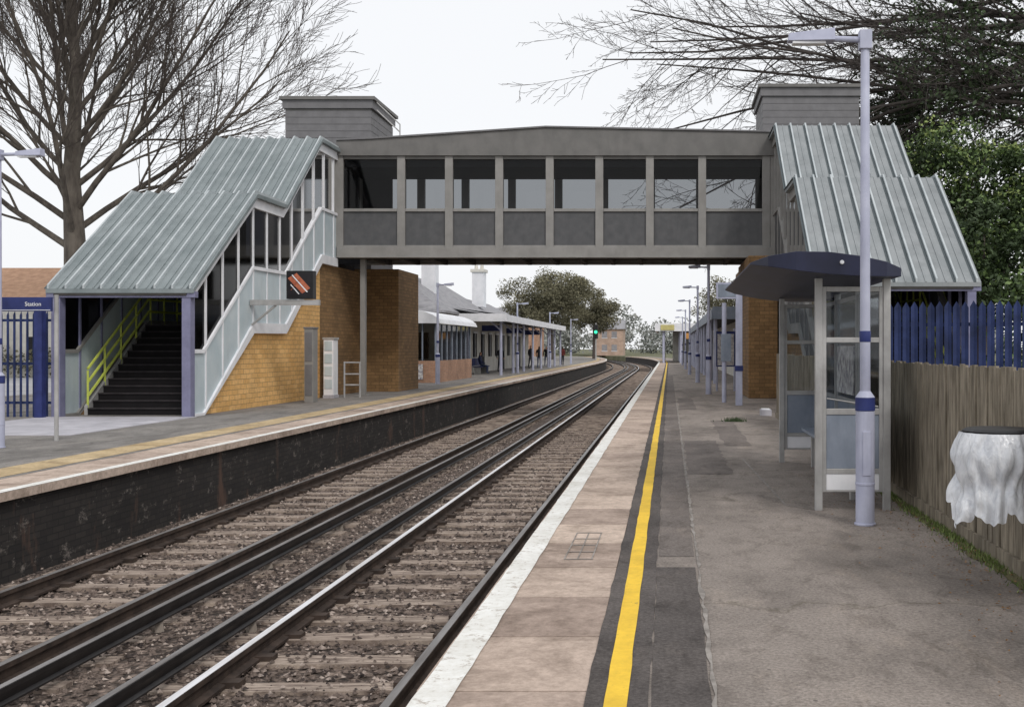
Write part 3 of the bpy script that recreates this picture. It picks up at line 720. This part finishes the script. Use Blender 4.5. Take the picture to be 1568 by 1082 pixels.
for k in range(8):
    y = 60.5+k*4.7; b.tube((-9.75, y, 0), (-9.75, y, 3.35), .09, .07, 8, lav); b.tube((-9.75, y, 2.6), (-10.6, y, 3.33), .05, None, 6, lav)
b.part('platform_signs')
for y in (63.5, 73, 82): b.box(-11.4, -10.2, y, y+.06, 2.6, 2.95, bluem)
b.done()
b = B('waiting_shelter')
b.part('brick_plinth'); b.box(-13.6, -10.6, 47.5, 47.7, 0, 1.0, brick_r); b.box(-10.8, -10.6, 47.7, 56, 0, 1.0, brick_r)
b.part('posters'); b.box(-12.9, -12.4, 47.46, 47.495, .15, .85, poster); b.box(-11.7, -11.2, 47.46, 47.495, .15, .85, poster)
b.part('glazing'); b.box(-13.6, -10.65, 47.58, 47.6, 1.0, 2.7, g_clear); b.box(-10.7, -10.68, 47.7, 56, 1.0, 2.7, g_clear)
b.part('frames')
for k in range(6): b.box(-13.6+k*.59-.03, -13.6+k*.59+.03, 47.54, 47.64, 1.0, 2.7, bluegrey)
for k in range(8): b.box(-10.74, -10.64, 47.8+k*1.15, 47.87+k*1.15, 1.0, 2.7, bluegrey)
b.part('curved_roof'); vs = []; n = 10
for y in (47.2, 56.3):
    for i in range(n+1): t = math.pi*i/n; vs.append((-12.1-1.75*math.cos(t), y, 2.7+.65*math.sin(t)))
fs = [(i, i+1, n+1+i+1, n+1+i) for i in range(n)]+[tuple(range(n, -1, -1))]
b.add(vs, fs, whitem); b.part('back_wall'); b.box(-13.7, -13.6, 47.5, 55.9, 0, 2.7, cream)
b.done()
b = B('station_building')
b.part('walls'); b.box(3.6, 7.5, 46, 100, 0, 3.3, cream); b.box(3.58, 7.52, 45.98, 46.3, 0, 3.3, brick_r)
b.part('windows')
for k in range(16): b.box(3.56, 3.6, 47.5+k*3.2, 49+k*3.2, .9, 2.5, darkm)
b.part('canopy'); b.box(1.9, 3.59, 46, 100, 3.0, 3.12, under_d); b.box(1.86, 1.9, 46, 100, 2.85, 3.3, bluegrey); b.box(1.9, 7.7, 45.9, 45.96, 2.85, 3.4, bluegrey)
b.part('columns')
for k in range(12): b.tube((2.05, 46.5+k*4.8, 0), (2.05, 46.5+k*4.8, 3.0), .1, .08, 8, lav)
b.part('roof'); hip(b, 3.6, 7.5, 46, 100, 3.35, 4.5, 2, slate)
b.done()
b = B('platform_canopy')
b.part('fascia'); b.box(-1.5, 4.5, 108, 108.2, 3.3, 4.1, whitem); b.box(-1.5, -1.3, 108.2, 128, 3.3, 3.9, whitem); b.box(-1.3, 4.5, 108.2, 128, 3.75, 3.95, under_d)
b.part('boards'); b.box(-.9, .5, 107.9, 107.99, 3.4, 3.95, yel); b.box(1.7, 2.5, 107.9, 107.99, 2.5, 3.1, ora)
b.part('columns')
for k in range(4):
    for x in (-.6, 1.2, 3): b.tube((x, 108.5+k*5.3, 0), (x, 108.5+k*5.3, 3.75), .12, None, 8, lav)
b.part('back_wall'); b.box(3.5, 3.7, 108.3, 128, 0, 3.7, bluegrey); b.box(.4, 3.4, 127, 127.2, 0, 3.7, cream)
b.done()
def house(name, x0, x1, y0, y1, h, rh, wm, rm):
    b = B(name); b.part('walls'); b.box(x0, x1, y0, y1, -.05, h, wm)
    b.part('roof'); ym = (y0+y1)/2
    b.add([(x0-.3, y0-.4, h), (x1+.3, y0-.4, h), (x1+.3, y1+.4, h), (x0-.3, y1+.4, h), (x0-.3, ym, h+rh), (x1+.3, ym, h+rh)], [(0, 1, 5, 4), (2, 3, 4, 5), (0, 4, 3), (1, 2, 5), (3, 2, 1, 0)], rm)
    b.part('windows'); n = max(2, int((x1-x0)/3.2))
    for k in range(n):
        for z in ([.9] if h < 4.7 else [.9, 3.6]):
            xx = x0+1+(x1-x0-2)*(k+.3)/n; b.box(xx, xx+1.1, y0-.03, y0+.02, z, z+1.3, slate if wm is brick_h else darkm); b.box(xx-.06, xx+1.16, y0-.06, y0-.03, z-.1, z, whitem)
    b.done()
house('brick_house', -47, -32.5, 58, 68, 4.2, 2.2, cream, redbrown)
house('brick_house', -15.5, -9.5, 215, 225, 5.4, 2.0, brick_h, slate)
house('brick_house', -35, -24, 190, 200, 6, 3, brick_r, slate)

b = B('railway_signal'); x = -9.0
b.tube((x, 128, 0), (x, 128, 4.6), .08, None, 8, alum); b.box(x-.25, x+.25, 127.8, 128, 2.7, 4.4, blackm)
gm, nt, bs = base('green_aspect'); bs.inputs['Base Color'].default_value = (.02, .5, .2, 1); bs.inputs['Emission Color'].default_value = (.05, 1, .5, 1); bs.inputs['Emission Strength'].default_value = 1.2
b.part('green_light'); b.tube((x, 127.79, 3.5), (x, 127.7, 3.5), .2, None, 12, gm); b.done()

# ------------------------------------------------------------------ vegetation
def rv(r=R):
    while True:
        v = Vector((r.uniform(-1, 1), r.uniform(-1, 1), r.uniform(-1, 1)))
        if .01 < v.length < 1: return v.normalized()
def grow(b, p, d, ln, r, lev, mx, spread, up, nch, mats, ends=None, shrink=.62, rmin=.008, jit=.08):
    nseg = 7 if lev < 2 else (5 if lev == 2 else (4 if lev == 3 else 3))
    pts = [p.copy()]; q = p.copy(); dd = d.normalized(); dirs = [dd.copy()]
    for i in range(nseg):
        dd = (dd+rv()*(jit+.03*lev)+Vector((0, 0, up))).normalized()
        q = q+dd*(ln/nseg); pts.append(q.copy()); dirs.append(dd.copy())
    rad = lambda t: max(rmin, r*(1-.8*t))
    n = 9 if lev <= 1 else (6 if lev == 2 else 3)
    b.chain(pts, [rad(i/nseg) for i in range(nseg+1)], n, mats[0] if lev < 3 else mats[1])
    if ends is not None and lev >= mx-1: ends.append(pts[-1])
    if lev >= mx: return
    k = nch[lev]
    for i in range(k):
        t = .15+.83*(i+R.random()*.9)/k; t = min(t, .99)
        s = t*nseg; j = int(s); pp = pts[j].lerp(pts[j+1], s-j)
        ax = dirs[j].cross(rv()).normalized()
        nd = Matrix.Rotation(math.radians(R.uniform(*spread)), 3, ax) @ dirs[j]
        grow(b, pp, nd, ln*shrink*R.uniform(.75, 1.2)*(1.15-.5*t), max(rmin, rad(t)*.5), lev+1, mx, spread, up, nch, mats, ends, shrink, rmin, jit)
def blob(b, c, rad, n, size, mats, flat=1.0):
    c = Vector(c)
    for i in range(n):
        v = rv(); v = Vector((v.x, v.y, v.z*flat))*rad*(R.random()**.4); p = c+v
        a = rv()*size*R.uniform(.5, 1.2); e = a.cross(rv()).normalized()*size*R.uniform(.3, .7)
        k = 0 if R.random() < .5 else 1
        if v.z < -rad*.15*flat: k = 1  # clump shading by colour: dark leaves below, pale ones on top
        elif v.z > rad*.35 and len(mats) > 2 and R.random() < .5: k = 2
        b.add([p-a, p-e, p+a, p+e], [(0, 1, 2, 3)], mats[k])

b = B('bare_tree'); b.part('branches')
R.seed(5)
tp = [Vector((-25.6, 45, -.1)), Vector((-25.55, 45, 3)), Vector((-25.6, 45, 6)), Vector((-25.75, 45, 9)), Vector((-25.6, 45.1, 13)), Vector((-25.8, 45, 18)), Vector((-25.6, 45, 24))]
b.chain(tp, [.58, .47, .43, .34, .24, .15, .05], 14, barkm)
for i in range(36):
    t = i/35; z = 5.4+13.5*t
    a = i*2.4+R.uniform(-.4, .4); out = Vector((math.cos(a), math.sin(a)*.6, 0))
    el = .5+1.1*t+R.uniform(-.1, .25)
    ln = (13.0-6.0*t)*R.uniform(.85, 1.1)
    grow(b, Vector((-25.65, 45, z)), out+Vector((0, 0, el)), ln, .15-.08*t, 1, 4, (14, 38), .04, [0, 14, 9, 6], (barkm, twigm), None, .46, .009, .06)
b.done()

R.seed(21)
b = B('cedar_tree'); b.part('branches'); ends = []
b.chain([Vector((24, 49, 0)), Vector((23.8, 49, 10)), Vector((23.6, 49, 22))], [.6, .5, .3], 12, barkm)
limbs = [((-1, 0, -.02), 24, 13.0, .16), ((-1, .1, .02), 24, 14.6, .18), ((-1, -.1, .04), 23, 15.6, .18), ((-1, .12, -.06), 22, 17.0, .18), ((-1, 0, .08), 19, 13.8, .15), ((-1, -.2, -.08), 18, 18.0, .17), ((-1, .2, .1), 17, 11.6, .16), ((-1, .0, -.1), 25, 18.6, .16), ((-1, -.25, .12), 15, 10.5, .16), ((-1, .25, 0), 16, 16, .2), ((-1, -.3, .2), 14, 12.5, .18), ((-1, .05, .06), 26, 16.2, .16), ((-1, -.15, .0), 21, 14.0, .15),
         ((-1, .05, .04), 25, 12.4, .15), ((-1, .1, -.05), 26, 15.4, .16), ((-1, -.05, -.11), 25, 16.8, .16), ((-1, .15, .0), 23, 11.8, .14), ((-1, .0, .05), 27, 14.8, .16)]
for d, ln, z, r in limbs:
    grow(b, Vector((23.7, 49, z)), Vector(d), ln, r, 1, 4, (18, 52), -.006, [0, 16, 8, 5], (twigd, twigd), ends, .30, .009, .10)
b.part('needles')
for e in ends:
    if e.x > 10.5+R.uniform(-1.8, 3) and R.random() < .17: blob(b, e, R.uniform(.35, .75), 14, .12, (need, leaf2), .5)
b.done()

def leafy(name, x, y, h, rx, rz, zc, ncl, seed, mats, nleaf=150, size=.13, cr=(.5, 1.1), bk=None):
    R.seed(seed); b = B(name); b.part('trunk')
    b.tube((x, y, -.05), (x, y, zc), .28, .14, 10, bk or barkm, cap=False)
    cl = []
    for i in range(ncl):
        v = rv(); u = R.random()**.45; c = Vector((x+v.x*rx*u, y+v.y*rx*.7*u, zc+v.z*rz*u*(1 if v.z > 0 else .9)))
        if c.z < .4: c.z = .4+R.random()
        cl.append(c)
        if i % 4 == 0: b.tube((x, y, max(.5, zc-rz*.4)), c, .07, .02, 5, bk or barkm, cap=False)
    b.part('foliage')
    for c in cl: blob(b, c, R.uniform(*cr), nleaf, size, mats, .8)
    b.done()
GL = (leaf1, leaf2, leaf3)
leafy('evergreen_tree', 11.4, 42, 10, 3.2, 3.6, 7.0, 100, 31, GL, 190, .11)
leafy('evergreen_tree', 15.5, 41, 10, 3.6, 4.2, 6.2, 100, 32, GL, 190, .11)
leafy('holly_tree', 14.0, 33, 7, 2.8, 3.2, 4.3, 80, 33, GL, 190, .1)
leafy('holly_tree', 9.9, 33, 7, 1.7, 2.2, 3.9, 40, 34, (leaf2, leaf2, leaf1), 180, .1)
leafy('laurel_bush', 9.6, 25, 4, 1.8, 1.5, 2.0, 36, 35, (leaf1, leaf2, leaf1), 180, .09)
leafy('dark_conifer', 11.5, 52, 13, 3.0, 4.0, 11.5, 60, 36, (need, leaf2, need), 150, .13)
WT = (winter1, winter2, winter1)
leafy('winter_tree', -15.8, 140, 13, 6.4, 4.0, 8.0, 130, 41, WT, 260, .15, (1.0, 1.9), twigm)
leafy('winter_tree', -10.8, 150, 13, 3.4, 3.2, 6.6, 55, 42, WT, 230, .15, (.9, 1.6), twigm)
leafy('winter_tree', 6.6, 125, 11, 3.4, 3.8, 6.8, 40, 43, WT, 200, .14, (.8, 1.5), twigm)
leafy('winter_tree', -34, 80, 6, 4, 2.2, 5.0, 40, 44, WT, 110, .12, (.6, 1.2), twigm)
R.seed(77)
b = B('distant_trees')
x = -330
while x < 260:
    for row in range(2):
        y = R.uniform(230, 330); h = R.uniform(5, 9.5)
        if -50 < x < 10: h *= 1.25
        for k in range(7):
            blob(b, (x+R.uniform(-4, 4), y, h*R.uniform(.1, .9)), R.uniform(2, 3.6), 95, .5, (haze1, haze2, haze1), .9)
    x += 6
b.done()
b = B('hedge')
for k in range(60):
    blob(b, (-50+k*.5, 57.3+R.uniform(-.4, .4), R.uniform(.3, 1.2)), .8, 70, .13, WT, .8)
b.done()

# ------------------------------------------------------------------ people
skin = M('skin_tone', L(206, 160, 136), None, 5); hair = M('hair', L(60, 44, 34), None, 5)
def person(x, y, ang, top, legs, seated=False, seed=0):
    r = random.Random(seed); h = 1.0+r.uniform(-.04, .04)
    if not seated:
        V = [((0, 0, .95), .14), ((0, 0, 1.15), .13), ((0, 0, 1.38), .16), ((0, 0, 1.5), .06), ((0, -.01, 1.62), .09), ((0, -.01, 1.72), .07),
             ((.1, 0, .88), .09), ((.11, -.03, .48), .065), ((.12, .02, .09), .045), ((.12, -.13, .04), .04),
             ((-.1, 0, .88), .09), ((-.11, .04, .48), .065), ((-.12, .12, .09), .045), ((-.12, -.02, .04), .04),
             ((.2, 0, 1.4), .065), ((.25, .02, 1.12), .048), ((.24, -.1, .86), .035), ((-.2, 0, 1.4), .065), ((-.25, .03, 1.12), .048), ((-.24, -.06, .86), .035)]
    else:
        V = [((0, 0, .52), .15), ((0, .02, .75), .13), ((0, 0, .98), .16), ((0, 0, 1.1), .06), ((0, -.03, 1.22), .09), ((0, -.03, 1.32), .07),
             ((.1, -.1, .5), .09), ((.11, -.45, .48), .065), ((.12, -.42, .09), .045), ((.12, -.55, .04), .04),
             ((-.1, -.1, .5), .09), ((-.11, -.45, .48), .065), ((-.12, -.42, .09), .045), ((-.12, -.55, .04), .04),
             ((.2, 0, 1.0), .065), ((.25, -.08, .74), .048), ((.15, -.3, .6), .035), ((-.2, 0, 1.0), .065), ((-.25, -.08, .74), .048), ((-.15, -.3, .6), .035)]
    E = [(0, 1), (1, 2), (2, 3), (3, 4), (4, 5), (0, 6), (6, 7), (7, 8), (8, 9), (0, 10), (10, 11), (11, 12), (12, 13), (2, 14), (14, 15), (15, 16), (2, 17), (17, 18), (18, 19)]
    me = bpy.data.meshes.new('person'); me.from_pydata([tuple(Vector(v[0])*h) for v in V], E, [])
    o = bpy.data.objects.new('person', me); sc.collection.objects.link(o)
    sk = o.modifiers.new('skin', 'SKIN')
    for i, v in enumerate(V): me.skin_vertices[0].data[i].radius = (v[1]*.9, v[1]*.9)
    me.skin_vertices[0].data[0].use_root = True
    ss = o.modifiers.new('sub', 'SUBSURF'); ss.levels = 1; ss.render_levels = 1
    bpy.context.view_layer.update()
    ev = bpy.data.meshes.new_from_object(o.evaluated_get(bpy.context.evaluated_depsgraph_get()))
    o.modifiers.clear(); o.data = ev; ev.name = 'person'
    ev.materials.clear()
    for m in (top, legs, skin, hair): ev.materials.append(m)
    hip_, neck = (.92, 1.5) if not seated else (.58, 1.1)
    for p in ev.polygons:
        c = p.center; k = 0
        if c.z < hip_*h: k = 1
        if c.z > neck*h: k = 2 if (c.y < -.03 and c.z < (neck+.2)*h) else 3
        if abs(c.x) > .2 and c.z < hip_ and not seated: k = 2
        p.material_index = k; p.use_smooth = True
    o.location = (x, y, 0); o.rotation_euler = (0, 0, ang)
c1 = M('coat_black', L(40, 40, 46), None, 5); c2 = M('coat_navy', L(50, 58, 90), None, 5); c3 = M('coat_red', L(110, 50, 48), None, 5); tr = M('trousers', L(48, 48, 56), None, 5); tr2 = M('jeans', L(74, 84, 112), None, 5)
person(-11.0, 68, .6, c1, tr, False, 1); person(-10.2, 88, 1.8, c2, tr, False, 2); person(-10.6, 90, .2, c1, tr2, False, 3); person(-9.7, 95, 2.6, c3, tr, False, 4)
person(-10.5, 79, 1.1, c1, tr, False, 6); person(-10.1, 81, 2.9, c1, tr2, False, 7)
person(-11.6, 64, 1.57, c2, tr2, True, 5)
b = B('platform_bench'); b.box(-11.85, -11.35, 63, 66, .42, .47, bluem); b.box(-11.9, -11.85, 63, 66, .5, .95, bluem)
for y in (63.2, 65.8): b.box(-11.8, -11.4, y-.03, y+.03, 0, .42, alum)
b.done()

# ------------------------------------------------------------------ light, sky, camera
w = bpy.data.worlds.new('World'); sc.world = w; w.use_nodes = True; nt = w.node_tree
bg = nt.nodes['Background']; sky = nt.nodes.new('ShaderNodeTexSky'); sky.sky_type = 'NISHITA'; sky.sun_disc = False
EL, AZ = math.radians(42), math.radians(150)
sky.sun_elevation = EL; sky.sun_rotation = AZ; sky.dust_density = 4; sky.air_density = 1
x = mix(nt, .9, sky.outputs[0], (10.2, 10.3, 10.5, 1))
nt.links.new(x, bg.inputs['Color']); bg.inputs['Strength'].default_value = .1
sd = bpy.data.lights.new('sun', 'SUN'); sd.energy = 1.2; sd.angle = math.radians(12); sd.color = (1, .965, .92)
so = bpy.data.objects.new('sun', sd); sc.collection.objects.link(so)
dirv = Vector((math.sin(AZ)*math.cos(EL), math.cos(AZ)*math.cos(EL), math.sin(EL)))
so.rotation_euler = dirv.to_track_quat('Z', 'Y').to_euler(); so.location = (20, -20, 40)
cd = bpy.data.cameras.new('camera'); cam = bpy.data.objects.new('camera', cd); sc.collection.objects.link(cam)
cam.location = (0, 0, 1.6); cam.rotation_euler = (math.radians(90), 0, 0)
cd.sensor_width = 36; cd.lens = 36*1600/1568; cd.shift_x = -241/1568; cd.shift_y = -9/1568; cd.clip_end = 3000
sc.camera = cam
sc.view_settings.view_transform = 'Standard'; sc.view_settings.look = 'None'; sc.view_settings.exposure = 0
